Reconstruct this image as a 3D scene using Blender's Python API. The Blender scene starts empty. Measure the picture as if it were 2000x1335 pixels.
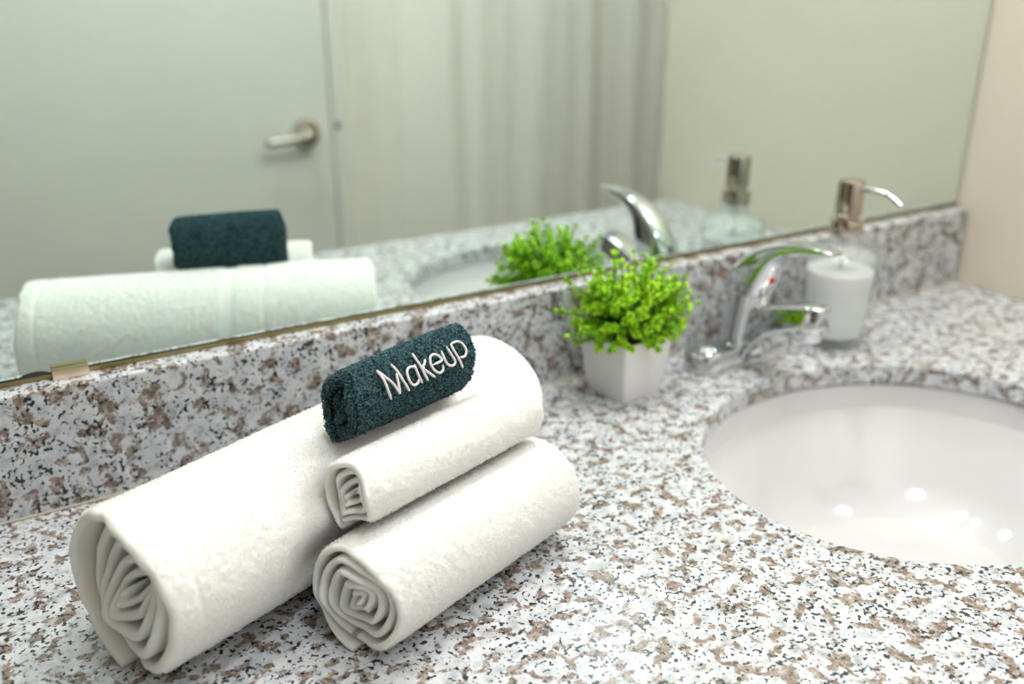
import bpy, bmesh, math, random
import numpy as np
from mathutils import Vector, Matrix
random.seed(4); rng = np.random.default_rng(4)
PI = math.pi
C = bpy.context.scene.collection
SC = bpy.context.scene

# ------------------------------------------------------------------ camera
YAW, PITCH, ROLL = 0.5447, 0.37606, 0.0002
cam_d = bpy.data.cameras.new('camera'); cam = bpy.data.objects.new('camera', cam_d); C.objects.link(cam)
cam_d.sensor_width = 36; cam_d.lens = 36*1796.5/2000; cam_d.clip_start = 0.02
fw = Vector((math.sin(YAW)*math.cos(PITCH), math.cos(YAW)*math.cos(PITCH), -math.sin(PITCH)))
rt = Vector((math.cos(YAW), -math.sin(YAW), 0)); up = rt.cross(fw)
cam.matrix_world = Matrix(((rt.x, up.x, -fw.x, 0), (rt.y, up.y, -fw.y, -0.72276), (rt.z, up.z, -fw.z, 0.38035), (0, 0, 0, 1)))
cam_d.dof.use_dof = True; cam_d.dof.focus_distance = 0.60; cam_d.dof.aperture_fstop = 3.4; cam_d.dof.aperture_blades = 0
SC.camera = cam
# ------------------------------------------------------------------ world, exposure
w = bpy.data.worlds.new('world'); SC.world = w; w.use_nodes = True
w.node_tree.nodes['Background'].inputs[0].default_value = (0.5, 0.55, 0.6, 1)
w.node_tree.nodes['Background'].inputs[1].default_value = 0.03
SC.view_settings.view_transform = 'Standard'; SC.view_settings.look = 'None'
SC.view_settings.gamma = 1; SC.view_settings.use_curve_mapping = False
SC.view_settings.exposure = 0.16
BULB = 92.0; CEIL = 42.0

# ------------------------------------------------------------------ materials
def srgb(r, g, b):
    f = lambda c: ((c/255+0.055)/1.055)**2.4 if c > 10 else c/255/12.92
    return (f(r), f(g), f(b), 1)
def newmat(name):
    m = bpy.data.materials.new(name); m.use_nodes = True
    nt = m.node_tree; return m, nt, nt.nodes['Principled BSDF']
def simple(name, col, rough=0.5, metal=0.0, **kw):
    m, nt, b = newmat(name)
    b.inputs['Base Color'].default_value = col; b.inputs['Roughness'].default_value = rough; b.inputs['Metallic'].default_value = metal
    for k, v in kw.items(): b.inputs[k.replace('_', ' ')].default_value = v
    return m
def noise(nt, scale, detail=3, rough=0.5, co=None, dist=0.0):
    n = nt.nodes.new('ShaderNodeTexNoise'); n.inputs['Scale'].default_value = scale; n.inputs['Detail'].default_value = detail
    n.inputs['Roughness'].default_value = rough; n.inputs['Distortion'].default_value = dist
    if co is not None: nt.links.new(co, n.inputs['Vector'])
    return n
def ramp(nt, fac, stops):
    r = nt.nodes.new('ShaderNodeValToRGB'); nt.links.new(fac, r.inputs[0])
    e = r.color_ramp.elements
    while len(e) < len(stops): e.new(0.5)
    for el, (p, c) in zip(e, stops): el.position = p; el.color = c
    return r
def mix(nt, fac, a, b):
    m = nt.nodes.new('ShaderNodeMix'); m.data_type = 'RGBA'
    nt.links.new(fac, m.inputs[0])
    for s, v in ((6, a), (7, b)):
        if isinstance(v, tuple): m.inputs[s].default_value = v
        else: nt.links.new(v, m.inputs[s])
    return m.outputs[2]
def bump(nt, b, h, strength, dist):
    n = nt.nodes.new('ShaderNodeBump'); n.inputs['Strength'].default_value = strength; n.inputs['Distance'].default_value = dist
    nt.links.new(h, n.inputs['Height']); nt.links.new(n.outputs[0], b.inputs['Normal'])

def granite():
    m, nt, b = newmat('speckled_granite')
    co = nt.nodes.new('ShaderNodeTexCoord').outputs['Object']
    G = (0, 0, 0, 1); W = (1, 1, 1, 1)
    n0 = noise(nt, 90, 4, .6, co)
    base = ramp(nt, n0.outputs[0], [(.28, srgb(156, 160, 164)), (.45, srgb(198, 202, 206)), (.65, srgb(221, 223, 226))])
    n1 = noise(nt, 84, 4, .58, co, .3)
    m1 = ramp(nt, n1.outputs[0], [(.525, G), (.565, W)])
    n1c = noise(nt, 190, 3, .6, co)
    brown = ramp(nt, n1c.outputs[0], [(.3, srgb(100, 86, 78)), (.5, srgb(138, 122, 112)), (.68, srgb(186, 176, 168))])
    c = mix(nt, m1.outputs[0], base.outputs[0], brown.outputs[0])
    # black mica: small flecks that gather in and around the brown patches
    n2 = noise(nt, 300, 2, .5, co, .2)
    n3 = noise(nt, 60, 3, .6, co)
    add = nt.nodes.new('ShaderNodeMath'); add.operation = 'MULTIPLY_ADD'
    nt.links.new(n3.outputs[0], add.inputs[0]); add.inputs[1].default_value = 0.45; nt.links.new(n2.outputs[0], add.inputs[2])
    m2 = ramp(nt, add.outputs[0], [(.812, G), (.84, W)])
    c = mix(nt, m2.outputs[0], c, srgb(36, 42, 50))
    nt.links.new(c, b.inputs['Base Color'])
    b.inputs['Roughness'].default_value = 0.22; b.inputs['Specular IOR Level'].default_value = 0.6
    return m
GRAN = granite()
def terry(name, col, col2, sss=0.0, bs=900, bd=0.0006):
    m, nt, b = newmat(name)
    co = nt.nodes.new('ShaderNodeTexCoord').outputs['Object']
    n = noise(nt, bs, 2, .6, co); r = ramp(nt, n.outputs[0], [(.3, col2), (.7, col)])
    nt.links.new(r.outputs[0], b.inputs['Base Color'])
    b.inputs['Roughness'].default_value = 1; b.inputs['Specular IOR Level'].default_value = 0.1
    b.inputs['Sheen Weight'].default_value = 0.25; b.inputs['Sheen Roughness'].default_value = .5
    if sss: b.inputs['Subsurface Weight'].default_value = sss; b.inputs['Subsurface Radius'].default_value = (1, .7, .42); b.inputs['Subsurface Scale'].default_value = .006
    if bd: bump(nt, b, n.outputs[0], .6, bd)
    return m
WHITE = terry('white_terry', srgb(250, 248, 245), srgb(247, 244, 240), .5, 900, 0)
def fibre(name, c1, c2, tr=.5):
    m = bpy.data.materials.new(name); m.use_nodes = True; nt = m.node_tree; nt.nodes.clear()
    o = nt.nodes.new('ShaderNodeOutputMaterial'); d = nt.nodes.new('ShaderNodeBsdfDiffuse'); t = nt.nodes.new('ShaderNodeBsdfTranslucent'); x = nt.nodes.new('ShaderNodeMixShader')
    co = nt.nodes.new('ShaderNodeTexCoord').outputs['Object']; n = noise(nt, 500, 2, .6, co); r = ramp(nt, n.outputs[0], [(.3, c2), (.7, c1)])
    for q in (d, t): nt.links.new(r.outputs[0], q.inputs[0])
    x.inputs[0].default_value = tr; nt.links.new(d.outputs[0], x.inputs[1]); nt.links.new(t.outputs[0], x.inputs[2]); nt.links.new(x.outputs[0], o.inputs[0]); return m
WPILE = fibre('white_terry_pile', srgb(252, 251, 250), srgb(250, 249, 247), .7)
TEAL = terry('teal_terry', srgb(30, 60, 66), srgb(10, 26, 32), 0, 900)
TPILE = fibre('teal_terry_pile', srgb(116, 152, 158), srgb(34, 66, 74), .25)
def thread():
    m, nt, b = newmat('white_embroidery_thread')
    co = nt.nodes.new('ShaderNodeTexCoord').outputs['Object']
    wv = nt.nodes.new('ShaderNodeTexWave'); wv.inputs['Scale'].default_value = 700; wv.inputs['Distortion'].default_value = 1.5
    nt.links.new(co, wv.inputs['Vector'])
    b.inputs['Base Color'].default_value = srgb(240, 232, 232); b.inputs['Roughness'].default_value = .5; b.inputs['Sheen Weight'].default_value = .3
    bump(nt, b, wv.outputs[0], .5, .0003); return m
THREAD = thread()
CHROME = simple('polished_chrome', (.69, .71, .74, 1), .04, 1)
NICKEL = simple('warm_nickel', srgb(196, 182, 172), .09, 1)
SATIN = simple('satin_steel', srgb(190, 184, 178), .25, 1)
BRASS = simple('aged_brass', srgb(150, 138, 96), .35, 1)
CLIPM = simple('brushed_clip_metal', srgb(236, 214, 196), .28, 1)
RUBBER = simple('dark_backing', srgb(52, 56, 54), .6)
CERAM = simple('glazed_ceramic', srgb(220, 218, 219), .08, 0, Coat_Weight=.5)
POT = simple('white_glazed_pot', srgb(232, 230, 230), .35)
REDP = simple('red_plastic', (.75, .01, .01, 1), .3)
BLUEP = simple('blue_plastic', (.02, .08, .6, 1), .3)
SOIL = simple('dark_green_foam', srgb(30, 52, 18), .9)
STEM = simple('plant_stem', srgb(74, 128, 20), .6)
SEAL = simple('caulk', srgb(204, 196, 178), .6)
WOOD = simple('white_painted_wood', srgb(225, 222, 214), .45)
TUBM = simple('white_tub_enamel', srgb(236, 236, 234), .15)
FLOORM = simple('grey_floor_tile', srgb(112, 108, 104), .4)
CEILM = simple('white_ceiling_paint', srgb(236, 234, 228), .9)
def paint(name, col, col2, rough=.7):
    m, nt, b = newmat(name)
    co = nt.nodes.new('ShaderNodeTexCoord').outputs['Object']
    n = noise(nt, 3, 3, .5, co); r = ramp(nt, n.outputs[0], [(.35, col2), (.65, col)])
    nt.links.new(r.outputs[0], b.inputs['Base Color']); b.inputs['Roughness'].default_value = rough
    n2 = noise(nt, 260, 2, .5, co); bump(nt, b, n2.outputs[0], .15, .0006); return m
WALL = paint('cream_wall_paint', srgb(219, 211, 193), srgb(216, 208, 190))
DARKW = paint('dark_reflection_paint', srgb(52, 62, 66), srgb(48, 58, 62))  # for the unseen dark walls added so the chrome reflects darkness
DOORM = paint('white_door_paint', srgb(222, 220, 214), srgb(219, 217, 211), .4)
def mirror_mat():
    m, nt, b = newmat('mirror_silvering')
    b.inputs['Base Color'].default_value = (.81, .92, .885, 1); b.inputs['Metallic'].default_value = 1; b.inputs['Roughness'].default_value = 0.0
    return m
MIRROR = mirror_mat()
GEDGE = simple('green_glass_edge', srgb(132, 160, 140), .15)
def glass():
    m = bpy.data.materials.new('clear_glass'); m.use_nodes = True; nt = m.node_tree; nt.nodes.clear()
    o = nt.nodes.new('ShaderNodeOutputMaterial'); t = nt.nodes.new('ShaderNodeBsdfTransparent'); g = nt.nodes.new('ShaderNodeBsdfGlossy')
    x = nt.nodes.new('ShaderNodeMixShader')
    lw = nt.nodes.new('ShaderNodeLayerWeight'); lw.inputs[0].default_value = .35
    r = ramp(nt, lw.outputs['Facing'], [(.5, (.98, .99, .985, 1)), (.98, (.52, .60, .57, 1))]); nt.links.new(r.outputs[0], t.inputs[0])
    g.inputs['Roughness'].default_value = .03
    fr = ramp(nt, lw.outputs['Facing'], [(.0, (.03, .03, .03, 1)), (.6, (.07, .07, .07, 1)), (1., (.5, .5, .5, 1))]); nt.links.new(fr.outputs[0], x.inputs[0]); nt.links.new(t.outputs[0], x.inputs[1]); nt.links.new(g.outputs[0], x.inputs[2]); d = nt.nodes.new('ShaderNodeBsdfDiffuse'); d.inputs[0].default_value = (.9, .94, .94, 1); y = nt.nodes.new('ShaderNodeMixShader'); y.inputs[0].default_value = .14
    nt.links.new(x.outputs[0], y.inputs[1]); nt.links.new(d.outputs[0], y.inputs[2]); nt.links.new(y.outputs[0], o.inputs[0])
    return m
GLASS = glass()
SOAP = simple('milky_soap', srgb(234, 238, 240), .4, 0, Subsurface_Weight=.6, Subsurface_Scale=.02)
TUBE = simple('frosted_plastic', srgb(225, 228, 228), .4, 0, Transmission_Weight=.5)
def emis(name, col, s):
    m = bpy.data.materials.new(name); m.use_nodes = True; nt = m.node_tree; nt.nodes.clear()
    e = nt.nodes.new('ShaderNodeEmission'); o = nt.nodes.new('ShaderNodeOutputMaterial')
    e.inputs[0].default_value = col; e.inputs[1].default_value = s; nt.links.new(e.outputs[0], o.inputs[0]); return m
BULBM = emis('warm_bulb_glow', (1, .975, .955, 1), BULB)
CEILL = emis('cool_diffuser_glow', (.88, .94, 1, 1), CEIL)
def leaf():
    m, nt, b = newmat('lime_leaf')
    oi = nt.nodes.new('ShaderNodeTexCoord').outputs['Object']
    n = noise(nt, 140, 2, .5, oi); r = ramp(nt, n.outputs[0], [(.3, srgb(104, 178, 4)), (.5, srgb(160, 222, 8)), (.7, srgb(206, 244, 30))])
    nt.links.new(r.outputs[0], b.inputs['Base Color']); b.inputs['Roughness'].default_value = .42
    b.inputs['Subsurface Weight'].default_value = .15; b.inputs['Subsurface Scale'].default_value = .003
    return m
LEAF = leaf()
def fabric():
    m, nt, b = newmat('curtain_fabric')
    co = nt.nodes.new('ShaderNodeTexCoord').outputs['Object']
    n = noise(nt, 500, 2, .5, co); r = ramp(nt, n.outputs[0], [(.3, srgb(236, 230, 219)), (.7, srgb(244, 239, 230))])
    nt.links.new(r.outputs[0], b.inputs['Base Color']); b.inputs['Roughness'].default_value = .9
    return m
CURT = fabric()

# ------------------------------------------------------------------ helpers
def mesh_np(name, V, Fs, mat, smooth=True, mids=None):
    """V (n,3); Fs: list of (k,m) int arrays"""
    me = bpy.data.meshes.new(name)
    V = np.asarray(V, np.float32)
    me.vertices.add(len(V)); me.vertices.foreach_set('co', V.ravel())
    loops = np.concatenate([f.ravel() for f in Fs]).astype(np.int32)
    sizes = np.concatenate([np.full(len(f), f.shape[1]) for f in Fs]).astype(np.int32)
    st = np.concatenate([[0], np.cumsum(sizes)[:-1]]).astype(np.int32)
    me.loops.add(len(loops)); me.loops.foreach_set('vertex_index', loops)
    me.polygons.add(len(sizes)); me.polygons.foreach_set('loop_start', st); me.polygons.foreach_set('loop_total', sizes)
    me.polygons.foreach_set('use_smooth', np.full(len(sizes), smooth))
    for mm in (mat if isinstance(mat, (list, tuple)) else [mat]): me.materials.append(mm)
    if mids is not None: me.polygons.foreach_set('material_index', mids.astype(np.int32))
    me.update(calc_edges=True); me.validate()
    return me
def link(name, me, parent=None):
    o = bpy.data.objects.new(name, me); C.objects.link(o)
    if parent is not None: o.parent = parent
    return o
def tag(o, label=None, cat=None, group=None, kind=None):
    for k, v in (('label', label), ('category', cat), ('group', group), ('kind', kind)):
        if v: o[k] = v
    return o
def thing(name, label, cat, loc=(0, 0, 0), rz=0, group=None):
    o = bpy.data.objects.new(name, None); C.objects.link(o); o.location = loc; o.rotation_euler = (0, 0, rz)
    o.empty_display_size = .02
    return tag(o, label, cat, group)
def bmobj(name, bm, mat, parent=None, smooth=False, bev=0, seg=2):
    if bev:
        bmesh.ops.bevel(bm, geom=[e for e in bm.edges if len(e.link_faces) == 2 and e.calc_face_angle(0) > .5], offset=bev, segments=seg, affect='EDGES', profile=.5)
    bmesh.ops.recalc_face_normals(bm, faces=bm.faces)
    me = bpy.data.meshes.new(name); bm.to_mesh(me); bm.free()
    for p in me.polygons: p.use_smooth = smooth
    me.materials.append(mat)
    return link(name, me, parent)
def box(bm, x0, x1, y0, y1, z0, z1):
    r = bmesh.ops.create_cube(bm, size=1)
    for v in r['verts']: v.co = Vector(((x0+x1)/2+v.co.x*(x1-x0), (y0+y1)/2+v.co.y*(y1-y0), (z0+z1)/2+v.co.z*(z1-z0)))
def boxobj(name, d, mat, parent=None, bev=0):
    bm = bmesh.new(); box(bm, *d); return bmobj(name, bm, mat, parent, False, bev)
def loft(rings, cap=True):
    """rings (k,n,3) closed rings -> V, faces"""
    R = np.asarray(rings, float); k, n, _ = R.shape
    V = R.reshape(-1, 3); i = np.arange(k-1)[:, None]*n; j = np.arange(n)[None, :]; j2 = (j+1) % n
    Q = np.stack([i+j, i+j2, i+n+j2, i+n+j], -1).reshape(-1, 4)
    Fs = [Q]
    if cap:
        V = np.r_[V, [R[0].mean(0)], [R[-1].mean(0)]]; c0 = k*n; c1 = c0+1; jj = np.arange(n); jn = (jj+1) % n
        Fs += [np.stack([jn, jj, np.full(n, c0)], -1), np.stack([(k-1)*n+jj, (k-1)*n+jn, np.full(n, c1)], -1)]
    return V, Fs
def lathe(name, prof, mat, parent=None, n=64, c=(0, 0), sub=0):
    a = np.linspace(0, 2*PI, n, endpoint=False)
    R = [np.c_[c[0]+r*np.cos(a), c[1]+r*np.sin(a), np.full(n, z)] for r, z in prof]
    V, F = loft(R); o = link(name, mesh_np(name, V, F, mat), parent)
    return sharp(o)
def sharp(o, ang=40):
    me = o.data
    bm = bmesh.new(); bm.from_mesh(me)
    bmesh.ops.remove_doubles(bm, verts=bm.verts, dist=1e-6); bmesh.ops.recalc_face_normals(bm, faces=bm.faces)
    for e in bm.edges: e.smooth = not (len(e.link_faces) == 2 and e.calc_face_angle(0) > math.radians(ang))
    bm.to_mesh(me); bm.free(); return o
def tube(pts, rad, n=16, flat=1.0, upv=(0, 0, 1)):
    P = np.asarray(pts, float); k = len(P)
    rad = np.full(k, rad) if np.isscalar(rad) else np.asarray(rad, float)
    T = np.gradient(P, axis=0); T /= np.linalg.norm(T, axis=1)[:, None]+1e-12
    U = np.tile(np.array(upv, float), (k, 1)); S = np.cross(T, U); S /= np.linalg.norm(S, axis=1)[:, None]+1e-9; U = np.cross(S, T)
    a = np.linspace(0, 2*PI, n, endpoint=False)
    return loft([P[i]+rad[i]*(np.cos(a)[:, None]*S[i]+flat*np.sin(a)[:, None]*U[i]) for i in range(k)])
def catmull(P, m=8):
    P = np.asarray(P, float); Q = np.r_[[2*P[0]-P[1]], P, [2*P[-1]-P[-2]]]; out = []
    for i in range(1, len(Q)-2):
        for t in np.linspace(0, 1, m, endpoint=False):
            a, b, c, d = Q[i-1:i+3]
            out.append(.5*((2*b)+(-a+c)*t+(2*a-5*b+4*c-d)*t*t+(-a+3*b-3*c+d)*t**3))
    out.append(P[-1]); return np.array(out)
def join_np(parts):
    V = []; F = {}; o = 0
    for v, fs in parts:
        V.append(v)
        for f in fs: F.setdefault(f.shape[1], []).append(f+o)
        o += len(v)
    return np.concatenate(V), [np.concatenate(F[k]) for k in sorted(F)]
def rrect(hx, hy, r, n=6):
    """rounded rectangle outline in 2D, 4*(n+1) points"""
    r = min(r, hx*.999, hy*.999); out = []
    for cx, cy, a0 in ((hx-r, hy-r, 0), (-hx+r, hy-r, PI/2), (-hx+r, -hy+r, PI), (hx-r, -hy+r, 1.5*PI)):
        for t in np.linspace(0, PI/2, n+1): out.append((cx+r*math.cos(a0+t), cy+r*math.sin(a0+t)))
    return np.array(out)
# hashed value noise
def vnoise(P, scale, seed=0):
    P = np.asarray(P, float)*scale+seed*17.31; I = np.floor(P).astype(np.int64); f = P-I; f = f*f*(3-2*f)
    def h(i, j, k):
        n = (i*73856093) ^ (j*19349663) ^ (k*83492791) ^ (seed*2654435)
        n = (n ^ (n >> 13))*1274126177 & 0xffffffff
        n = (n ^ (n >> 15))*2246822519 & 0xffffffff
        return (n & 0xffffff)/0xffffff
    r = 0
    for dx in (0, 1):
        for dy in (0, 1):
            for dz in (0, 1):
                w_ = (f[..., 0] if dx else 1-f[..., 0])*(f[..., 1] if dy else 1-f[..., 1])*(f[..., 2] if dz else 1-f[..., 2])
                r = r+w_*h(I[..., 0]+dx, I[..., 1]+dy, I[..., 2]+dz)
    return r*2-1

# ------------------------------------------------------------------ setting
XR = 1.130      # right wing wall
def struct(name, d, mat, bev=0):
    return tag(boxobj(name, d, mat, None, bev), kind='structure')
FZ = -0.86; CZ = 1.56
struct('floor', (-2.4, 2.1, -2.4, .1, FZ-.05, FZ), FLOORM)
struct('ceiling', (-2.4, 2.1, -2.4, .1, CZ, CZ+.05), CEILM)
struct('wall_mirror_side', (-1.2, 2.1, .006, .1, FZ, CZ), WALL)
bm = bmesh.new(); box(bm, -1.25, -1.2, -.35, .1, FZ, CZ); box(bm, -1.25, -1.2, -2.4, -1.25, FZ, CZ); box(bm, -1.25, -1.2, -1.25, -.35, 1.2, CZ)  # opening added to let the chrome reflect the dark beyond
tag(bmobj('wall_left', bm, WALL), kind='structure')
struct('wall_reflect_dark', (-2.4, -2.35, -2.4, .1, FZ, CZ), DARKW)  # added unseen dark wall, gives the chrome something dark to reflect
struct('wall_right', (XR, XR+.11, -.607, .006, FZ, CZ), WALL)
struct('wall_far_right', (2.1, 2.15, -2.4, .1, FZ, CZ), WALL)
bm = bmesh.new(); box(bm, -1.2, -1.0, -1.46, -1.34, FZ, CZ); box(bm, -.16, -.06, -1.46, -1.34, FZ, CZ); box(bm, -1.0, -.16, -1.46, -1.34, 1.19, CZ); box(bm, .75, .79, -2.4, -1.46, FZ, CZ); box(bm, -.06, .765, -1.46, -1.34, 1.19, CZ)  # left opening added so the faucet reflects darkness behind the camera
tag(bmobj('wall_back', bm, WALL), kind='structure')
struct('wall_reflect_dark_end', (-2.4, .79, -2.45, -2.4, FZ, CZ), DARKW)  # added unseen dark end wall, for dark reflections in the faucet
struct('wall_tub', (.79, 2.1, -2.45, -2.4, FZ, CZ), TUBM)
struct('trim_2', (.765, .79, -1.46, -1.337, FZ, CZ), DOORM)
d = struct('door_1', (-.055, .760, -1.375, -1.335, FZ+.01, 1.185), DOORM)
# lever handle on the door
HX, HY, HZ = .697, -1.335, .052
rz = math.radians(0)
a = np.linspace(0, 2*PI, 40, endpoint=False)
rings = [np.c_[HX+r*np.cos(a), np.full(40, HY+y), HZ+r*np.sin(a)] for r, y in ((.0325, 0), (.0325, .004), (.030, .009), (.014, .012), (.0125, .018), (.0125, .045), (.012, .050), (.008, .052))]
V, F = loft(rings); h = link('door_handle', mesh_np('door_handle', V, F, NICKEL), d); sharp(h)
lv = catmull([(HX, HY+.044, HZ), (HX-.02, HY+.048, HZ-.001), (HX-.05, HY+.049, HZ-.004), (HX-.085, HY+.047, HZ-.007), (HX-.105, HY+.042, HZ-.009)], 6)
V, F = tube(lv, np.interp(np.linspace(0, 1, len(lv)), [0, .1, .9, 1], [.010, .009, .008, .005]), 14, 1.15)
link('lever', mesh_np('lever', V, F, SATIN), h)
lathe('latch_plate', [(0, 0), (.008, 0), (.008, .003), (0, .003)], SATIN, d, 20).matrix_basis = Matrix.Translation((.777, -1.3345, .065)) @ Matrix.Rotation(PI/2, 4, 'X')

# granite backsplash and caulk
bm = bmesh.new(); box(bm, -.75, 1.124, -.0195, .006, 0.0005, .100)
tag(bmobj('backsplash', bm, GRAN, None, False, .0018, 2), 'upright strip of speckled granite along the wall under the mirror', 'backsplash')
bm = bmesh.new(); box(bm, -.75, 1.124, -.0212, -.0196, 0.0004, .0018)
tag(bmobj('trim_1', bm, SEAL), kind='structure')

# countertop with elliptical opening
EX, EY, EA, EB = .6787, -.2934, .1997, .1690
def countertop():
    N = 288; t = np.linspace(0, 2*PI, N, endpoint=False)
    x0, x1, y0, y1 = -.75, XR-.001, -.56, .0055
    out = []
    for a_ in t:
        dx, dy = math.cos(a_)*EA, math.sin(a_)*EB
        s = min([v for v in ((x1-EX)/dx if dx > 1e-9 else 9e9, (x0-EX)/dx if dx < -1e-9 else 9e9, (y1-EY)/dy if dy > 1e-9 else 9e9, (y0-EY)/dy if dy < -1e-9 else 9e9)])
        out.append((EX+dx*s, EY+dy*s))
    out = np.array(out)
    for c in ((x0, y0), (x1, y0), (x1, y1), (x0, y1)):
        i = np.argmin(((out-c)**2).sum(1)); out[i] = c
    e = lambda k: np.c_[EX+(EA+k)*np.cos(t), EY+(EB+k)*np.sin(t)]
    z = lambda P, v: np.c_[P, np.full(len(P), v)]
    rings = [z(out, -.030), z(out, -.002), z(out, 0), z(e(.03), 0), z(e(.0026), 0), z(e(.0012), -.0004), z(e(.0003), -.0014), z(e(0), -.003), z(e(0), -.0205), z(e(.03), -.021), z(out, -.030)]
    rings = rings[:10]+[z(out*1, -.030)]
    V, F = loft(rings, cap=False)
    return V, F
V, F = countertop()
ct = link('countertop', mesh_np('countertop', V, F, GRAN)); sharp(ct, 30)
tag(ct, 'polished white, brown and black speckled granite worktop with an oval basin opening', 'countertop')
# undermount basin
def basin():
    N = 160; t = np.linspace(0, 2*PI, N, endpoint=False); rings = []
    def e(k, z, cx=0, cy=0): return np.c_[EX+cx+(EA*k)*np.cos(t), EY+cy+(EB*k)*np.sin(t), np.full(N, z)]
    z0 = -.0212
    prof = [(1.10, z0-.012), (1.10, z0), (1.045, z0), (1.02, z0-.003)]
    for s in np.linspace(0.03, 1, 26):
        a_ = s*PI/2; prof.append((max(.09, 1.02*math.cos(a_)**.62), z0-.003-.135*math.sin(a_)**.95))
    prof.append((.09, z0-.142))
    for k, z in prof: rings.append(e(k, z))
    outer = [(.12, z0-.150), (.5, z0-.140), (.85, z0-.095), (1.03, z0-.02), (1.08, z0-.013)]
    for k, z in outer: rings.append(e(k, z))
    return loft(rings, cap=False)
sk = thing('basin', 'white oval ceramic undermount basin set into the granite', 'sink', (EX, EY, -.0212))
V, F = basin(); V = V-np.array([EX, EY, -.0212]); bo = link('bowl', mesh_np('bowl', V, F, CERAM), sk); sharp(bo, 50)
lathe('drain', [(.0, -.139), (.008, -.1385), (.016, -.137), (.019, -.1355), (.022, -.1365), (.022, -.150), (0, -.150)], CHROME, sk, 40)
# vanity cabinet below
vc = thing('vanity_cabinet', 'white vanity cabinet under the granite worktop', 'cabinet', (.2, -.28, FZ))
bm = bmesh.new()
for dd in ((-.93, .925, -.235, -.215, .10, .829), (-.93, -.91, -.235, .28, 0, .829), (.905, .925, -.235, .28, 0, .829), (-.93, .925, .262, .28, 0, .829), (-.91, .905, -.2, -.185, 0, .10)): box(bm, *dd)
bmobj('body', bm, WOOD, vc)
for i in range(4):
    x = -.90+i*.455
    dr = boxobj('door', (x, x+.44, -.255, -.2355, .12, .80), WOOD, vc, .003)
    hk = bmesh.new(); bmesh.ops.create_uvsphere(hk, u_segments=16, v_segments=10, radius=.013)
    for v in hk.verts: v.co += Vector((x+(.40 if i % 2 == 0 else .04), -.266, .70))
    bmobj('knob', hk, SATIN, dr, True)

# ------------------------------------------------------------------ mirror
mr = thing('wall_mirror', 'large frameless wall mirror standing on the granite backsplash', 'mirror', (.2, 0, .104))
bm = bmesh.new(); box(bm, -.95, XR-.004-.2, .0003, .0055, 0, 1.0)
mg = bmobj('glass', bm, MIRROR, mr)
mg.data.materials.append(GEDGE)
for p_ in mg.data.polygons:
    if abs(p_.normal.y) < .5: p_.material_index = 1
boxobj('edge_channel', (-.95, XR-.004-.2, -.0006, .0055, -.0038, -.0002), BRASS, mr, .0004)
boxobj('dark_edge', (-.95, XR-.005-.2, -.0002, .0002, 0.0, .0012), RUBBER, mr)
n = 24; a = np.linspace(0, PI, n)
P0 = np.c_[.0216-.2+.0112*np.cos(a), np.full(n, -.0003), .0042*np.sin(a)-.0006]
P1 = P0.copy(); P1[:, 1] = .0002
V, F = loft([P0, P1]); tag(link('desilvered_patch', mesh_np('desilvered_patch', V, F, RUBBER, False), mr), 'dark half-round worn patch in the silvering')
cl = thing('mirror_clip', 'small metal J clip holding the lower edge of the mirror', 'clip', (.0455, -.002, .1002))
boxobj('lip', (-.0128, .0128, -.0045, -.0032, 0, .0072), CLIPM, cl, .0003)
boxobj('top_flange', (-.0128, .0128, -.0045, -.0006+.002, .0072, .0082), BRASS, cl, .0002)

# ------------------------------------------------------------------ curtain, tub, lamps
def curtain():
    nx, nz = 420, 30; x = np.linspace(.80, 2.02, nx)
    y = -1.52+.010*np.sin(x*17+.7)+.006*np.sin(x*39+1.3)+.003*np.sin(x*71)
    zt = np.linspace(FZ+.05, 1.135, nz)
    Vf = []
    for side in (0, .0012):
        for j, z in enumerate(zt):
            k = 1+.25*math.sin(z*1.7)
            yy = -1.52+(y+1.52)*k+.006*np.sin(x*13+z*4)+side
            Vf.append(np.c_[x+.004*np.sin(z*3+x*9), yy, np.full(nx, z)])
    Vf = np.concatenate(Vf); i = np.arange(nz-1)[:, None]*nx; j = np.arange(nx-1)[None]
    Q = np.stack([i+j, i+j+1, i+nx+j+1, i+nx+j], -1).reshape(-1, 4)
    return mesh_np('curtain', Vf, [np.r_[Q, Q[:, ::-1]+nx*nz]], CURT)
cu = link('shower_curtain', curtain())
tag(cu, 'off-white pleated shower curtain hanging beside the door, seen in the mirror', 'curtain')
for i in range(11):
    aa = np.linspace(0, 2*PI, 25); q = np.c_[np.full(25, .86+i*.115), -1.52+.024*np.cos(aa), 1.158+.026*np.sin(aa)]
    V, F = tube(q, .0016, 8, 1, (1, 0, 0)); link('ring', mesh_np('ring', V, F, CHROME), cu)
V, F = tube([(.79, -1.52, 1.165), (1.4, -1.52, 1.165), (2.1, -1.52, 1.165)], .0125, 20)
tag(link('curtain_rod', mesh_np('curtain_rod', V, F, CHROME)), 'chrome rod carrying the shower curtain', 'curtain rod')
bm = bmesh.new(); box(bm, .79, 2.1, -2.39, -1.60, FZ+.0, FZ+.50)
top = max(bm.faces, key=lambda f: f.calc_center_median().z)
r_ = bmesh.ops.inset_region(bm, faces=[top], thickness=.07); 
for v in top.verts: v.co.z -= .36; v.co.x += (.06 if v.co.x < 1.4 else -.06); v.co.y += (.05 if v.co.y < -2 else -.05)
tag(bmobj('bathtub', bm, TUBM, None, False, .015, 3), 'white bathtub behind the shower curtain', 'bathtub')

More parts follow.
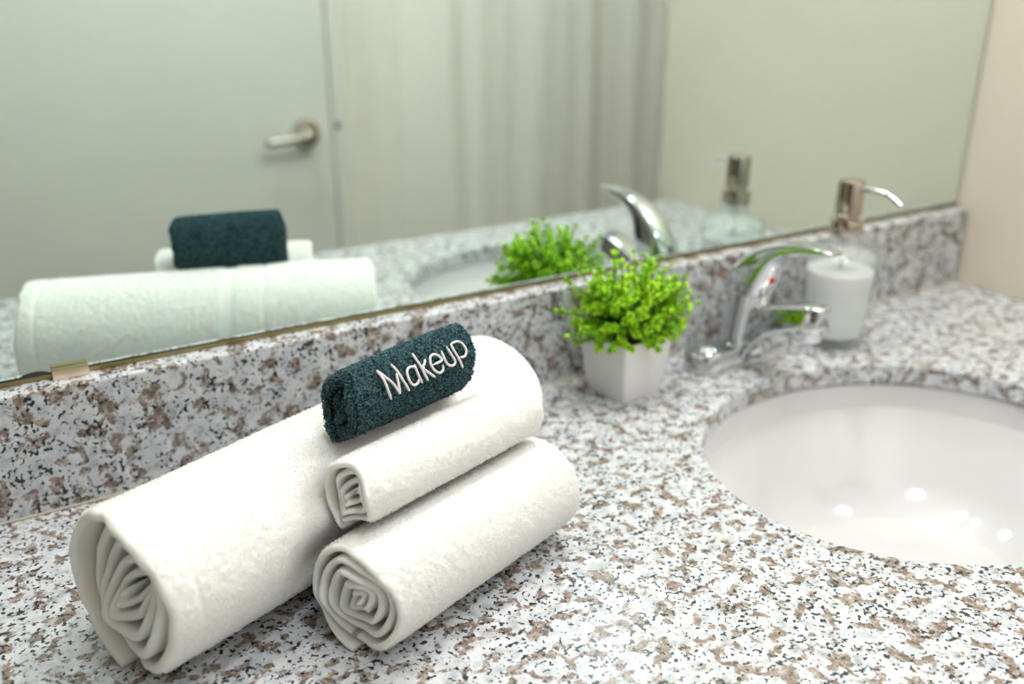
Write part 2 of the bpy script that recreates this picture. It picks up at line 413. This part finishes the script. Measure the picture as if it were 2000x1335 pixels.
vl = thing('vanity_light', 'chrome bar light with four round bulbs above the mirror', 'wall light', (.68, .0, 1.17))
boxobj('backplate', (-.40, .40, -.025, .0055, -.05, .05), CHROME, vl, .004)
for i in range(4):
    x = -.30+i*.2
    s = lathe('socket', [(.0, 0), (.03, 0), (.028, .03), (.02, .032), (0, .032)], CHROME, vl, 32)
    s.matrix_basis = Matrix.Translation((x, -.025, 0)) @ Matrix.Rotation(PI/2, 4, 'X')
    b_ = bmesh.new(); bmesh.ops.create_uvsphere(b_, u_segments=24, v_segments=16, radius=.04)
    for v in b_.verts: v.co += Vector((x, -.094, 0))
    bmobj('bulb', b_, BULBM, vl, True)
cf = thing('ceiling_light', 'round white ceiling light fixture over the middle of the room', 'ceiling light', (.35, -.85, CZ))
def lamp_parts(cf):
  lathe('rim', [(.0, -.0005), (.14, -.0005), (.14, -.03), (.125, -.035), (.125, -.02), (0, -.02)], WOOD, cf, 48)
  lathe('diffuser', [(.0, -.022), (.124, -.022), (.118, -.045), (.085, -.062), (.035, -.07), (0, -.071)], CEILL, cf, 48)
lamp_parts(cf)
cf_fill = thing('ceiling_light', 'added unseen round fill light near the shower curtain', 'ceiling light', (1.50, -1.02, CZ)); lamp_parts(cf_fill)  # added fill lamp, brightens the dim right side of the curtain

# ------------------------------------------------------------------ rolled towels
class Roll:
    def __init__(s, c, phi, L, a, b, tap=0, rise=0):
        s.tap = tap; s.rise = rise; s.c = np.array(c, float); s.phi = phi; s.L = L; s.a = a; s.b = b
        s.ax = np.array([math.cos(phi), math.sin(phi), 0]); s.nr = np.array([-math.sin(phi), math.cos(phi), 0]); s.up = np.array([0, 0, 1.])
        s.grid = None
    def world(s, u, y, z): return s.c+u[..., None]*s.ax+y[..., None]*s.nr+(z+s.rise*u/s.L)[..., None]*s.up
    def inside(s, P, pad=0.0):
        w_ = P-s.c; u = w_@s.ax; y = w_@s.nr; z = w_@s.up-s.rise*u/s.L; th = np.arctan2(z/s.b, y/s.a)
        k = s.scale(u, th) if s.grid is not None else 1+s.tap*u/s.L
        return ((y/((s.a+pad)*k))**2+(z/((s.b+pad)*k))**2 < 1) & (u > -.002) & (u < s.L+.002)
    def collide(s, others, pad=.0004, floor=0.0006):
        nu, nt_ = 90, 180; u = np.linspace(0, s.L, nu); th = np.linspace(-PI, PI, nt_, endpoint=False)
        U, T = np.meshgrid(u, th, indexing='ij'); K = np.ones_like(U); done = np.zeros_like(U, bool)
        for k in np.linspace(1, .55, 91):
            kt = k*(1+s.tap*U/s.L); P = s.world(U, s.a*kt*np.cos(T), s.b*kt*np.sin(T))
            bad = P[..., 2] < floor
            for o in others: bad |= o.inside(P, pad)
            K[~done] = k; done |= ~bad
            if done.all(): break
        for _ in range(14):
            Kb = (np.roll(K, 1, 1)+K+np.roll(K, -1, 1))/3; Ku = np.pad(Kb, ((1, 1), (0, 0)), 'edge'); Kb = (Ku[:-2]+Ku[1:-1]+Ku[2:])/3
            K = np.minimum(K, Kb) if _ < 6 else Kb
        s.grid = K; s.nu = nu; s.nt = nt_
    def scale(s, u, th):
        fu = np.clip(u/s.L, 0, 1)*(s.nu-1); ft = ((th+PI)/(2*PI) % 1)*s.nt
        i = np.clip(fu.astype(int), 0, s.nu-2); f = fu-i; j = ft.astype(int) % s.nt; g = ft-ft.astype(int); j2 = (j+1) % s.nt
        G = s.grid
        return (1+s.tap*u/s.L)*(G[i, j]*(1-f)*(1-g)+G[i+1, j]*f*(1-g)+G[i, j2]*(1-f)*g+G[i+1, j2]*f*g)

def build_roll(name, R, t, pitch, mats, seed, th0, bands=(), loops=30000, llen=.0012, lw=.00035, res=.0010, tele=.006, core=.004, wob=.0018, round_=.5, tail=0.0, lump=.0012, dense_end=.03, facepile=0, wave=0.0, relief=.00055, squeeze=.30):
    """one towel rolled to a spiral; returns pile anchor data. th0: angle of the outer loose edge"""
    Rm = (R.a+R.b)/2; L = R.L
    total = 2*PI*((Rm-core)/pitch)
    rg = np.random.default_rng(seed)
    ph1 = rg.uniform(0, 2*PI, 6)
    def place(u, phi, off):
        """u along, phi spiral param (0 outer), off radial offset from ribbon mid"""
        th = th0+phi
        rho = Rm-t/2-pitch*phi/(2*PI)
        fr = np.clip(1-rho/Rm, 0, 1)
        sh = fr*(1-fr*.25)
        st_ = 1+squeeze*1.5*sh+.5*np.clip((fr-.5)/.5, 0, 1)
        rho = rho*(1+wob*22*sh*np.sin(3*th+ph1[0]+phi*.25))+wob*.5*sh*np.clip(rho/.02, 0, 1)*np.sin(5*th+phi*.37+ph1[1])
        rho = np.maximum(rho, .0004)+off
        if tail: rho = rho+tail*np.exp(-(phi/.5)**2)
        # bumps common to the stack of layers
        k = rho/Rm
        un = u/L
        lumpn = vnoise(np.stack([u*22+seed, np.cos(th)*1.1, np.sin(th)*1.1], -1), 1, seed)*lump
        k = k+lumpn/Rm*k
        # rounding of the ends: outer layers turn in slightly
        edge = np.minimum(np.clip(u, 0, None), np.clip(L-u, 0, None))
        k = k*(1-.055*round_*np.exp(-edge/.010)*np.clip(k, 0, 1))
        for b0, b1, dep in bands:
            m = 1/(1+np.exp(-(u-b0)/.0006))*1/(1+np.exp((u-b1)/.0006)); k = k-m*dep/Rm*np.clip(k*4-3, 0, 1)
        sc = R.scale(u, th)
        cy, cz = np.cos(th), np.sin(th); al = 1.75+sh*.8; ca, sa = np.cos(al), np.sin(al)
        p_, q_ = (cy*ca+cz*sa)*st_, (-cy*sa+cz*ca)/st_; cy, cz = p_*ca-q_*sa, p_*sa+q_*ca
        return R.world(u, R.a*k*sc*cy, R.b*k*sc*cz)
    def ends(phi):
        """telescoping of the layer ends"""
        d0 = tele*(.5+.5*np.sin(phi*.9+ph1[2]))*np.clip(phi/6, 0, 1)+.0022*np.sin(phi*3.1+ph1[3])*np.clip(phi/3, 0, 1)+tele*.25*np.clip((phi-total*.6)/5, 0, 1)
        d1 = tele*(.5+.5*np.sin(phi*.7+ph1[4]))*np.clip(phi/6, 0, 1)
        return d0, L-d1
    parts = []; mi = []
    def sheet(phi, us_top, us_bot):
        """closed stadium section swept over phi. us_* are fractions 0..1 clusters -> returns V,F"""
        d0, d1 = ends(phi); ht = t/2
        prof = []                        # (mode, value): list of functions of phi -> (u, off)
        nt_, ne, nb = len(us_top), 7, len(us_bot)
        Us = []; Of = []
        for f in us_top: Us.append(d0+ht+(d1-d0-2*ht)*f); Of.append(np.full_like(phi, ht))
        for a_ in np.linspace(0, PI, ne+2)[1:-1]: Us.append(d1-ht+ht*np.sin(a_)); Of.append(np.full_like(phi, ht*math.cos(a_)))
        for f in us_bot[::-1]: Us.append(d0+ht+(d1-d0-2*ht)*f); Of.append(np.full_like(phi, -ht))
        for a_ in np.linspace(0, PI, ne+2)[1:-1]: Us.append(d0+ht-ht*np.sin(a_)); Of.append(np.full_like(phi, -ht*math.cos(a_)))
        U = np.stack(Us, 1); O_ = np.stack(Of, 1); PH = np.repeat(phi[:, None], U.shape[1], 1)
        P = place(U, PH, O_)
        if wave:
            P = P+R.ax*(wave*vnoise(P, 90, seed+3)*np.exp(-np.minimum(U-d0[:, None], d1[:, None]-U)/.006))[..., None]
        return P, U, PH
    # outer dense turn
    c1 = 2*PI*1.03; n1 = int(2*PI*Rm/res); n2 = int(L/res)
    lin = np.linspace(0, 1, n2); de = min(.45, dense_end/L)
    sparse = np.r_[np.linspace(0, de, 16), np.linspace(de, 1-de, 8)[1:-1], np.linspace(1-de, 1, 16)]
    P, U, PH = sheet(np.linspace(0, c1, n1), lin, sparse[::3])
    # terry relief on the outer side
    nt_ = n2
    disp = vnoise(P[:, :nt_], 1/.0022, seed+1)*relief
    bandm = np.ones((n1, nt_))
    for b0, b1, dep in bands: bandm *= 1-((U[:, :nt_] > b0) & (U[:, :nt_] < b1))*.85
    cyl = P[:, :nt_]-R.world(U[:, :nt_], U[:, :nt_]*0, U[:, :nt_]*0); nrm = cyl/np.linalg.norm(cyl, axis=-1, keepdims=True)
    P[:, :nt_] += nrm*(disp*bandm)[..., None]
    parts.append(loft(P)); outP, outN, outB = P[:, :nt_], nrm, bandm
    P2_, U2, PH2 = sheet(np.linspace(c1-.15, total, max(40, int((total-c1)*Rm*.62/.0016))), sparse, sparse[::2])
    parts.append(loft(P2_))
    V, F = join_np(parts)
    V[:, 2] = np.maximum(V[:, 2], .0004)
    me = mesh_np(name, V, F, mats[0])
    o = link(name, me)
    # pile: small curved loops standing on the outer side and on the rims of the layers
    def anchors(P, Nn, W, count):
        k, n_ = P.shape[:2]; i = rg.integers(0, k-1, count*2); j = rg.integers(0, n_-1, count*2)
        keep = rg.random(count*2) < W[i, j]; i = i[keep][:count]; j = j[keep][:count]
        fx = rg.random((len(i), 1)); fy = rg.random((len(i), 1))
        return P[i, j]*(1-fx)*(1-fy)+P[i+1, j]*fx*(1-fy)+P[i, j+1]*(1-fx)*fy+P[i+1, j+1]*fx*fy, Nn[i, j]
    A, Nn = anchors(outP, outN, outB*np.where(outP[..., 2] < .004, .3, 1), loops)
    if facepile:
        for PP, ntop, nbot in ((P, nt_, len(sparse[::3])), (P2_, len(sparse), len(sparse[::2]))):
            E_ = PP[:, ntop+7+nbot:]; mid = (PP[:, :1]+PP[:, ntop+7+nbot-1:ntop+7+nbot])/2
            nn = E_-mid; nn /= np.linalg.norm(nn, axis=-1, keepdims=True)+1e-9
            a1, n1_ = anchors(E_, nn, np.ones(E_.shape[:2]), facepile); A = np.r_[A, a1]; Nn = np.r_[Nn, n1_]
            G_ = PP[:, ntop+7+nbot-4:ntop+7+nbot]; ctr = R.world(((G_-R.c)@R.ax), G_[..., 0]*0, G_[..., 0]*0); nn = ctr-G_; nn /= np.linalg.norm(nn, axis=-1, keepdims=True)+1e-9
            a1, n1_ = anchors(G_, nn, np.ones(G_.shape[:2]), facepile); A = np.r_[A, a1]; Nn = np.r_[Nn, n1_]
    keep = A[:, 2] > .0008; A = A[keep]; Nn = Nn[keep]; m = len(A)
    rv = rg.normal(size=(m, 3)); T = np.cross(Nn, rv); T /= np.linalg.norm(T, axis=1)[:, None]+1e-9; B = np.cross(Nn, T)
    ln = llen*rg.uniform(.55, 1.25, (m, 1)); lean = rg.uniform(.1, .9, (m, 1)); w_ = lw*rg.uniform(.7, 1.3, (m, 1))
    p0 = A-Nn*.0002; p1 = A+Nn*ln*.62+T*ln*lean*.25; p2 = A+Nn*ln*.86+T*ln*lean*.75; p3 = A+Nn*ln*.45+T*ln*lean*1.25
    Vp = np.stack([p0-B*w_*.5, p0+B*w_*.5, p1-B*w_*.5, p1+B*w_*.5, p2-B*w_*.5, p2+B*w_*.5, p3-B*w_*.3, p3+B*w_*.3], 1).reshape(-1, 3)
    Vp[:, 2] = np.maximum(Vp[:, 2], .0004)
    b0 = np.arange(m)[:, None]*8
    Q = np.concatenate([b0+np.array([[0, 1, 3, 2]]), b0+np.array([[2, 3, 5, 4]]), b0+np.array([[4, 5, 7, 6]])])
    pl = link('pile', mesh_np('pile', Vp, [Q], mats[1], False), o); tag(pl, kind='stuff')
    return o, place

FR = Roll((.151, -.2915, .0379), .3324, .1844, .0399, .0390)
UR = Roll((.1619, -.2658, .0925), .3147, .1608, .0271, .0252)
BR = Roll((.0320, -.2412, .0545), .3566, .3379, .0635, .0552, .05, .0028)
GR = Roll((.1745, -.2274, .1316), .3147, .1125, .0218, .0262, .115)
FR.collide([]); UR.collide([FR], .001); BR.collide([FR, UR]); GR.collide([UR, BR])
o, _ = build_roll('hand_towel', FR, .0044, .0069, (WHITE, WPILE), 11, math.radians(275), bands=((.128, .131, .0012),), loops=50000, tele=.007, core=.003, tail=.001, wave=.0012, wob=.0009, squeeze=.12, lump=.0006)
tag(o, 'white towel rolled into a spiral lying on the granite in front, nearest the basin', 'towel', 'rolled white towels')
o, _ = build_roll('bath_towel', BR, .0070, .0098, (WHITE, WPILE), 23, math.radians(280), bands=((.019, .0215, .0016), (.188, .2, .0014), (.226, .229, .0012)), loops=80000, res=.0013, tele=.012, core=.006, tail=.001, wave=.0015, wob=.0016, lump=.0014)
tag(o, 'largest white rolled towel, lying on the granite alongside the backsplash', 'towel', 'rolled white towels')
o, _ = build_roll('hand_towel', UR, .0044, .0062, (WHITE, WPILE), 37, math.radians(285), bands=(), loops=36000, tele=.006, core=.003, tail=.001, wave=.0012, wob=.0012, lump=.0006, squeeze=.14)
tag(o, 'white rolled towel stacked on top of two others, directly under the dark green roll', 'towel', 'rolled white towels')
g, gplace = build_roll('face_towel', GR, .0062, .0082, (TEAL, TPILE), 41, math.radians(290), bands=(), loops=42000, llen=.0020, lw=.00075, facepile=1800, relief=.0004, res=.0009, tele=.007, core=.0035, wave=.001, wob=.003, lump=.0006, squeeze=.3, round_=.9)
tag(g, 'small dark teal rolled towel embroidered Makeup, on top of the stack', 'towel')

# embroidered word, satin-stitched strokes lying on the outside of the roll: (mm along, degrees round)
STROKES = [
 [(21.7,122.2),(22.3,131.3),(22.9,141.2),(22.9,152.9),(23.6,167.1)],
 [(22.1,123.8),(24.7,136.0),(28.2,148.4),(29.7,157.0),(31.2,164.7)],
 [(31.2,164.4),(31.8,154.0),(32.5,145.3),(33.4,137.4)],
 [(33.4,122.3),(34.8,134.7),(35.9,147.8),(37.3,157.1),(38.6,165.8)],
 [(49.6,140.6),(47.5,138.0),(45.1,136.8),(42.3,138.9),(40.9,144.3),(40.7,152.0),(41.8,158.3),(44.1,161.6),(46.6,160.5),(48.2,156.3)],
 [(49.1,135.9),(48.8,143.7),(49.0,153.1),(50.1,162.9)],
 [(52.5,119.4),(52.5,130.4),(53.2,141.2),(53.8,152.6),(55.2,162.9)],
 [(58.9,135.0),(57.2,139.3),(55.1,142.6),(54.5,147.0)],
 [(54.9,147.3),(57.7,154.1),(61.4,162.1)],
 [(62.3,146.1),(66.2,146.0),(70.8,145.2),(70.6,140.2),(69.1,135.5),(66.8,132.9),(63.9,134.4),(62.0,139.4),(61.3,146.2),(62.7,154.1),(65.9,159.3),(69.0,158.2),(70.1,154.4),(70.2,150.7)],
 [(73.9,132.8),(73.6,140.3),(73.7,149.5),(75.5,154.9),(78.5,157.2),(80.9,155.3),(81.3,150.6),(80.4,144.2),(79.9,137.2),(79.6,130.1)],
 [(83.9,128.1),(83.8,139.1),(84.9,150.3),(85.8,158.4),(86.4,165.4)],
 [(84.2,129.3),(87.3,128.4),(90.5,129.4),(92.7,133.4),(93.7,140.1),(93.4,146.4),(91.7,150.7),(89.1,152.1),(86.4,150.4)]]
parts = []
for st in STROKES:
    pts = []
    q = catmull([(a_/1000, math.radians(b_), 0) for a_, b_ in st], 7)
    for u_, th_, _z in q:
        k = (1.045-.055*.9*math.exp(-u_/.01))*(1+GR.tap*u_/GR.L); pts.append(GR.c+GR.ax*u_+GR.nr*GR.a*k*math.cos(th_)+GR.up*GR.b*k*math.sin(th_))
    pts = np.array(pts); ctr = np.array([GR.c+GR.ax*u_ for u_, _, _ in q]); N_ = pts-ctr; N_ /= np.linalg.norm(N_, axis=1)[:, None]
    T = np.gradient(pts, axis=0); T /= np.linalg.norm(T, axis=1)[:, None]; S = np.cross(T, N_); S /= np.linalg.norm(S, axis=1)[:, None]
    kk = len(pts); s_ = np.linspace(0, 1, kk); r = .00090*np.minimum(1, np.minimum(.45+s_*7, .45+(1-s_)*7))
    aa = np.linspace(0, 2*PI, 12, endpoint=False)
    parts.append(loft([pts[i]+r[i]*np.cos(aa)[:, None]*S[i]+.00085*np.sin(aa)[:, None]*N_[i] for i in range(kk)]))
V, F = join_np(parts)
tag(link('embroidered_lettering', mesh_np('embroidered_lettering', V, F, THREAD), g), 'white embroidered word Makeup')

# ------------------------------------------------------------------ potted plant
pp = thing('potted_plant', 'small artificial lime-green boxwood plant in a square white pot', 'plant', (.5265, -.0672, 0), .1228)
pr = [(.0, .0235), (.0008, .0250), (.008, .0264), (.02, .0283), (.034, .0300), (.048, .0312), (.0605, .0319), (.0618, .0315), (.0618, .0295), (.060, .0288), (.050, .0284)]
rings = []
for z, s in pr:
    q = rrect(s, s, .0035, 5); rings.append(np.c_[q, np.full(len(q), z)])
V, F = loft(rings); sharp(link('pot', mesh_np('pot', V, F, POT), pp), 35)
bm = bmesh.new(); bmesh.ops.create_uvsphere(bm, u_segments=32, v_segments=16, radius=1)
for v in bm.verts: v.co = Vector((v.co.x*.0262, v.co.y*.0262, .052+max(v.co.z, -.1)*.016))
bmobj('moss_base', bm, SOIL, pp, True)
def plant():
    rp = np.random.default_rng(8); tips = []; stems = []; LV = []; base = np.array([0, 0, .05])
    # sprig tips over an uneven dome (local frame)
    for i in range(185):
        az = rp.uniform(0, 2*PI); el = math.asin(rp.uniform(-.12, 1))
        rad = np.array([.066, .053, .076])*rp.uniform(.72, 1.0)
        tip = np.array([math.cos(az)*math.cos(el)*rad[0]+.002, math.sin(az)*math.cos(el)*rad[1]-.006, .066+math.sin(el)*rad[2]])
        tips.append(tip)
    for t_ in [(-.072, .018, .094), (-.066, -.01, .083), (-.05, .025, .135), (-.06, .02, .12), (-.035, .03, .14), (.03, -.03, .118), (.065, -.03, .085), (.062, -.012, .108), (.058, .0, .118), (-.02, .0, .142), (.0, .02, .135), (-.073, .0, .075), (.07, .02, .08)]: tips.append(np.array(t_))
    for tip in tips:
        p0 = base+np.array([rp.uniform(-.012, .012), rp.uniform(-.012, .012), 0]); mid = (p0+tip)/2+np.array([0, 0, .008])+rp.normal(size=3)*.003
        c_ = catmull([p0, mid, tip], 5); stems.append(tube(c_, np.linspace(.0011, .0006, len(c_)), 6))
        ax_ = tip-mid; ax_ /= np.linalg.norm(ax_)
        # round leaflets in whorls along the last part of the sprig
        for wv, back in ((0, 0), (1, .007), (2, .014), (3, .022)):
            c0 = tip-ax_*back+rp.normal(size=3)*.0006
            nl = 6 if wv < 3 else 4
            for k in range(nl):
                rv = rp.normal(size=3); d = np.cross(ax_, rv); d /= np.linalg.norm(d)
                d = d*1.0+ax_*(.9 if wv == 0 else .45); d /= np.linalg.norm(d)
                s = rp.uniform(.0032, .0050); LV.append((c0, d, ax_, s))
        d = ax_; LV.append((tip, d, np.cross(ax_, rp.normal(size=3)), .0042))
    # leaf template: small spoon-shaped leaf with thickness
    outl = [(0, .10), (.25, .34), (.55, .52), (.85, .46), (1.08, .24), (1.16, 0), (1.08, -.24), (.85, -.46), (.55, -.52), (.25, -.34), (0, -.10)]
    outl = np.array(outl); parts_ = []
    for c0, d, ax_, s in LV:
        n_ = ax_-d*(ax_@d); n_ /= np.linalg.norm(n_)+1e-9; b_ = np.cross(d, n_)
        top_ = c0+s*(outl[:, :1]*d+outl[:, 1:]*b_+(.12*outl[:, :1]**2+.22*np.abs(outl[:, 1:]))*n_)
        cen = c0+s*(.6*d-.02*n_)+n_*.0; bot = top_-n_*.00025; cb = cen-n_*.0004
        V_ = np.r_[top_, bot, [cen], [cb]]; m = len(outl); j = np.arange(m); jn = (j+1) % m
        parts_.append((V_, [np.r_[np.stack([j, jn, np.full(m, 2*m)], -1), np.stack([jn+m, j+m, np.full(m, 2*m+1)], -1)], np.stack([j, j+m, jn+m, jn], -1)]))
    return join_np(stems), join_np(parts_)
(sv, sf), (lv_, lf) = plant()
# local y limit so no sprig reaches into the mirror or the backsplash
def clampw(V):
    c, s = math.cos(.1228), math.sin(.1228); W = V.copy()
    x = c*V[:, 0]-s*V[:, 1]+.5281; y = s*V[:, 0]+c*V[:, 1]-.0672
    lim = np.where(V[:, 2] < .104, -.022, -.004); y = np.where(y > lim-.012, lim-.012+(.011)*(1-np.exp(-(y-(lim-.012))/.03)), y)
    x -= .5281; y += .0672; W[:, 0] = c*x+s*y; W[:, 1] = -s*x+c*y; return W
link('stem', mesh_np('stem', clampw(sv), sf, STEM), pp)
link('foliage', mesh_np('foliage', clampw(lv_), lf, LEAF, True), pp)

# ------------------------------------------------------------------ soap dispenser
sd = thing('soap_dispenser', 'clear glass pump bottle filled with milky white soap, standing behind the faucet spout', 'soap dispenser', (.808, -.083, 0))
outp = [(0, .0005), (.029, .0005), (.0318, .002), (.0328, .005), (.0343, .03), (.0366, .065), (.0382, .088), (.0386, .095), (.0380, .1), (.0350, .1055), (.028, .109), (.020, .1125), (.0165, .116), (.0158, .120), (.0158, .129)]
inp = [(.0132, .129), (.0132, .120), (.0145, .1145), (.020, .1095), (.028, .1058), (.0335, .1025), (.0360, .0985), (.0364, .094), (.0358, .087), (.0342, .065), (.0319, .03), (.0302, .013), (.027, .0105), (0, .0100)]
lathe('bottle', outp+inp, GLASS, sd, 72)
lathe('liquid_soap', [(0, .0102), (.0268, .0107), (.0300, .0132), (.0317, .03), (.0340, .065), (.0355, .0845), (.0352, .0850), (0, .0850)], SOAP, sd, 64)
lathe('dip_tube', [(0, .014), (.0028, .014), (.0028, .128), (0, .128)], TUBE, sd, 16)
lathe('collar', [(0, .1255), (.0172, .1255), (.0176, .1265), (.0176, .1395), (.0170, .1405), (.0125, .1408), (.0115, .1412), (.0115, .1490), (0, .149)], NICKEL, sd, 48)
ph = lathe('pump_head', [(0, .1460), (.0135, .1460), (.0142, .1468), (.0142, .1800), (.0134, .1822), (.0115, .1832), (0, .1834)], NICKEL, sd, 48)
nz = catmull([(0, -.008, .1745), (.002, -.022, .1755), (.0055, -.036, .1745), (.0085, -.044, .1715), (.0115, -.056, .1635)], 7)
V, F = tube(nz, np.interp(np.linspace(0, 1, len(nz)), [0, 1], [.0034, .0026]), 14); link('nozzle', mesh_np('nozzle', V, F, CHROME), ph)

# ------------------------------------------------------------------ faucet
FX = .680
fa = thing('faucet', 'chrome single-lever basin faucet behind the oval basin', 'faucet', (FX, -.068, 0))
def stadium(hx, r, n=24):
    a1 = np.linspace(-PI/2, PI/2, n); a2 = np.linspace(PI/2, 1.5*PI, n)
    return np.r_[np.c_[hx-r+r*np.cos(a1), r*np.sin(a1)], np.c_[-hx+r+r*np.cos(a2), r*np.sin(a2)]]
rings = []
for z, s in ((.0004, 0), (.002, .0003), (.0175, 0.0008), (.0205, .002), (.0218, .0042), (.0212, .0065), (.0205, .009)):
    q = stadium(.0700-s, .0228-s); q = np.c_[q, np.full(len(q), z)]
    if z > .018: q[:, 2] += .008*np.exp(-(q[:, 0]/.03)**2)
    rings.append(q)
V, F = loft(rings); sharp(link('base_plate', mesh_np('base_plate', V, F, CHROME), fa), 35)
for sx in (-1, 1):
    lathe('end_cap', [(0, .0200), (.0192, .0200), (.0212, .0204), (.0212, .0238), (.0205, .0246), (.0150, .0250), (.0132, .0262), (0, .0268)], CHROME, fa, 56, (sx*.0462, 0))
# body column (local coordinates: origin at FX, -.068)
rings = []; a = np.linspace(0, 2*PI, 64, endpoint=False)
for z, rx, ry, yc in ((.018, .0245, .0275, -.003), (.030, .0225, .0265, -.003), (.050, .0205, .0255, -.004), (.070, .0192, .0245, -.006), (.0800, .0188, .0238, -.0075), (.0812, .0178, .0228, -.0075)):
    rings.append(np.c_[rx*np.cos(a), yc+ry*np.sin(a), np.full(64, z)])
V, F = loft(rings); body = sharp(link('body', mesh_np('body', V, F, CHROME), fa), 35)
# spout
rings = []
for y, zb, zt, hw in ((-.000, .016, .055, .0175), (-.012, .006, .060, .0180), (-.0185, .0015, .0635, .0182), (-.024, .012, .0665, .0182), (-.030, .0235, .0695, .0182), (-.038, .034, .0735, .0182), (-.050, .0455, .0785, .0182), (-.064, .0545, .0830, .0182), (-.080, .0610, .0870, .0182), (-.088, .0640, .0890, .0182), (-.094, .0645, .0897, .0174), (-.0985, .0648, .0902, .0160), (-.1025, .0652, .0904, .0138), (-.1055, .0660, .0900, .0110), (-.1073, .0675, .0888, .0075), (-.1078, .0700, .0865, .004)):
    q = rrect(hw, (zt-zb)/2, .0055, 6); q[:, 0] *= .93-.15*q[:, 1]/((zt-zb)/2); rings.append(np.c_[q[:, 0], np.full(len(q), y), q[:, 1]+(zt+zb)/2])
V, F = loft(rings); sp = sharp(link('spout', mesh_np('spout', V, F, CHROME), fa), 30)
lathe('aerator', [(0, .0530), (.0105, .0530), (.0122, .0538), (.0126, .0550), (.0126, .0660), (.0, .0660)], CHROME, sp, 40, (0, -.0905))
# lever: hub rising from the body, bending forward into a flat paddle
side = [  # (back y, back z, front y, front z, half width)
 (-.0465+.068-.002, .0825, -.0995+.068, .0825, .0188), (-.0500+.068, .090, -.1020+.068, .089, .0186), (-.0545+.068, .099, -.1050+.068, .097, .0180),
 (-.0620+.068, .1095, -.1080+.068, .105, .0170), (-.0720+.068, .1200, -.1105+.068, .1120, .0158), (-.0850+.068, .1300, -.1145+.068, .1190, .0145),
 (-.1010+.068, .1375, -.1220+.068, .1255, .0132), (-.1180+.068, .1425, -.1330+.068, .1315, .0122), (-.1350+.068, .1452, -.1430+.068, .1350, .0115),
 (-.1500+.068, .1462, -.1540+.068, .1380, .0110), (-.1640+.068, .1466, -.1660+.068, .1402, .0106), (-.1750+.068, .1462, -.1755+.068, .1415, .0096), (-.1785+.068, .1450, -.1788+.068, .1425, .0070)]
rings = []
for yb, zb, yf, zf, hw in side:
    A = np.array([0, yb, zb]); B = np.array([0, yf, zf]); hh = np.linalg.norm(A-B)/2; d_ = (A-B)/2/hh
    q = rrect(hw, hh, min(hw, hh)*.75, 7)
    rings.append((A+B)/2+q[:, :1]*np.array([1, 0, 0])+q[:, 1:]*d_)
V, F = loft(rings); le = sharp(link('lever_handle', mesh_np('lever_handle', V, F, CHROME), fa), 50)
bm = bmesh.new(); bmesh.ops.create_uvsphere(bm, u_segments=20, v_segments=12, radius=.0034)
for v in bm.verts: v.co = Vector((v.co.x-.003, v.co.y*.4-.0392, v.co.z+.0995))
bmobj('temperature_dot', bm, REDP, le, True)
V, F = tube([(0, .033, .02), (0, .033, .05), (0, .033, .056)], .0022, 12, 1, (1, 0, 0))
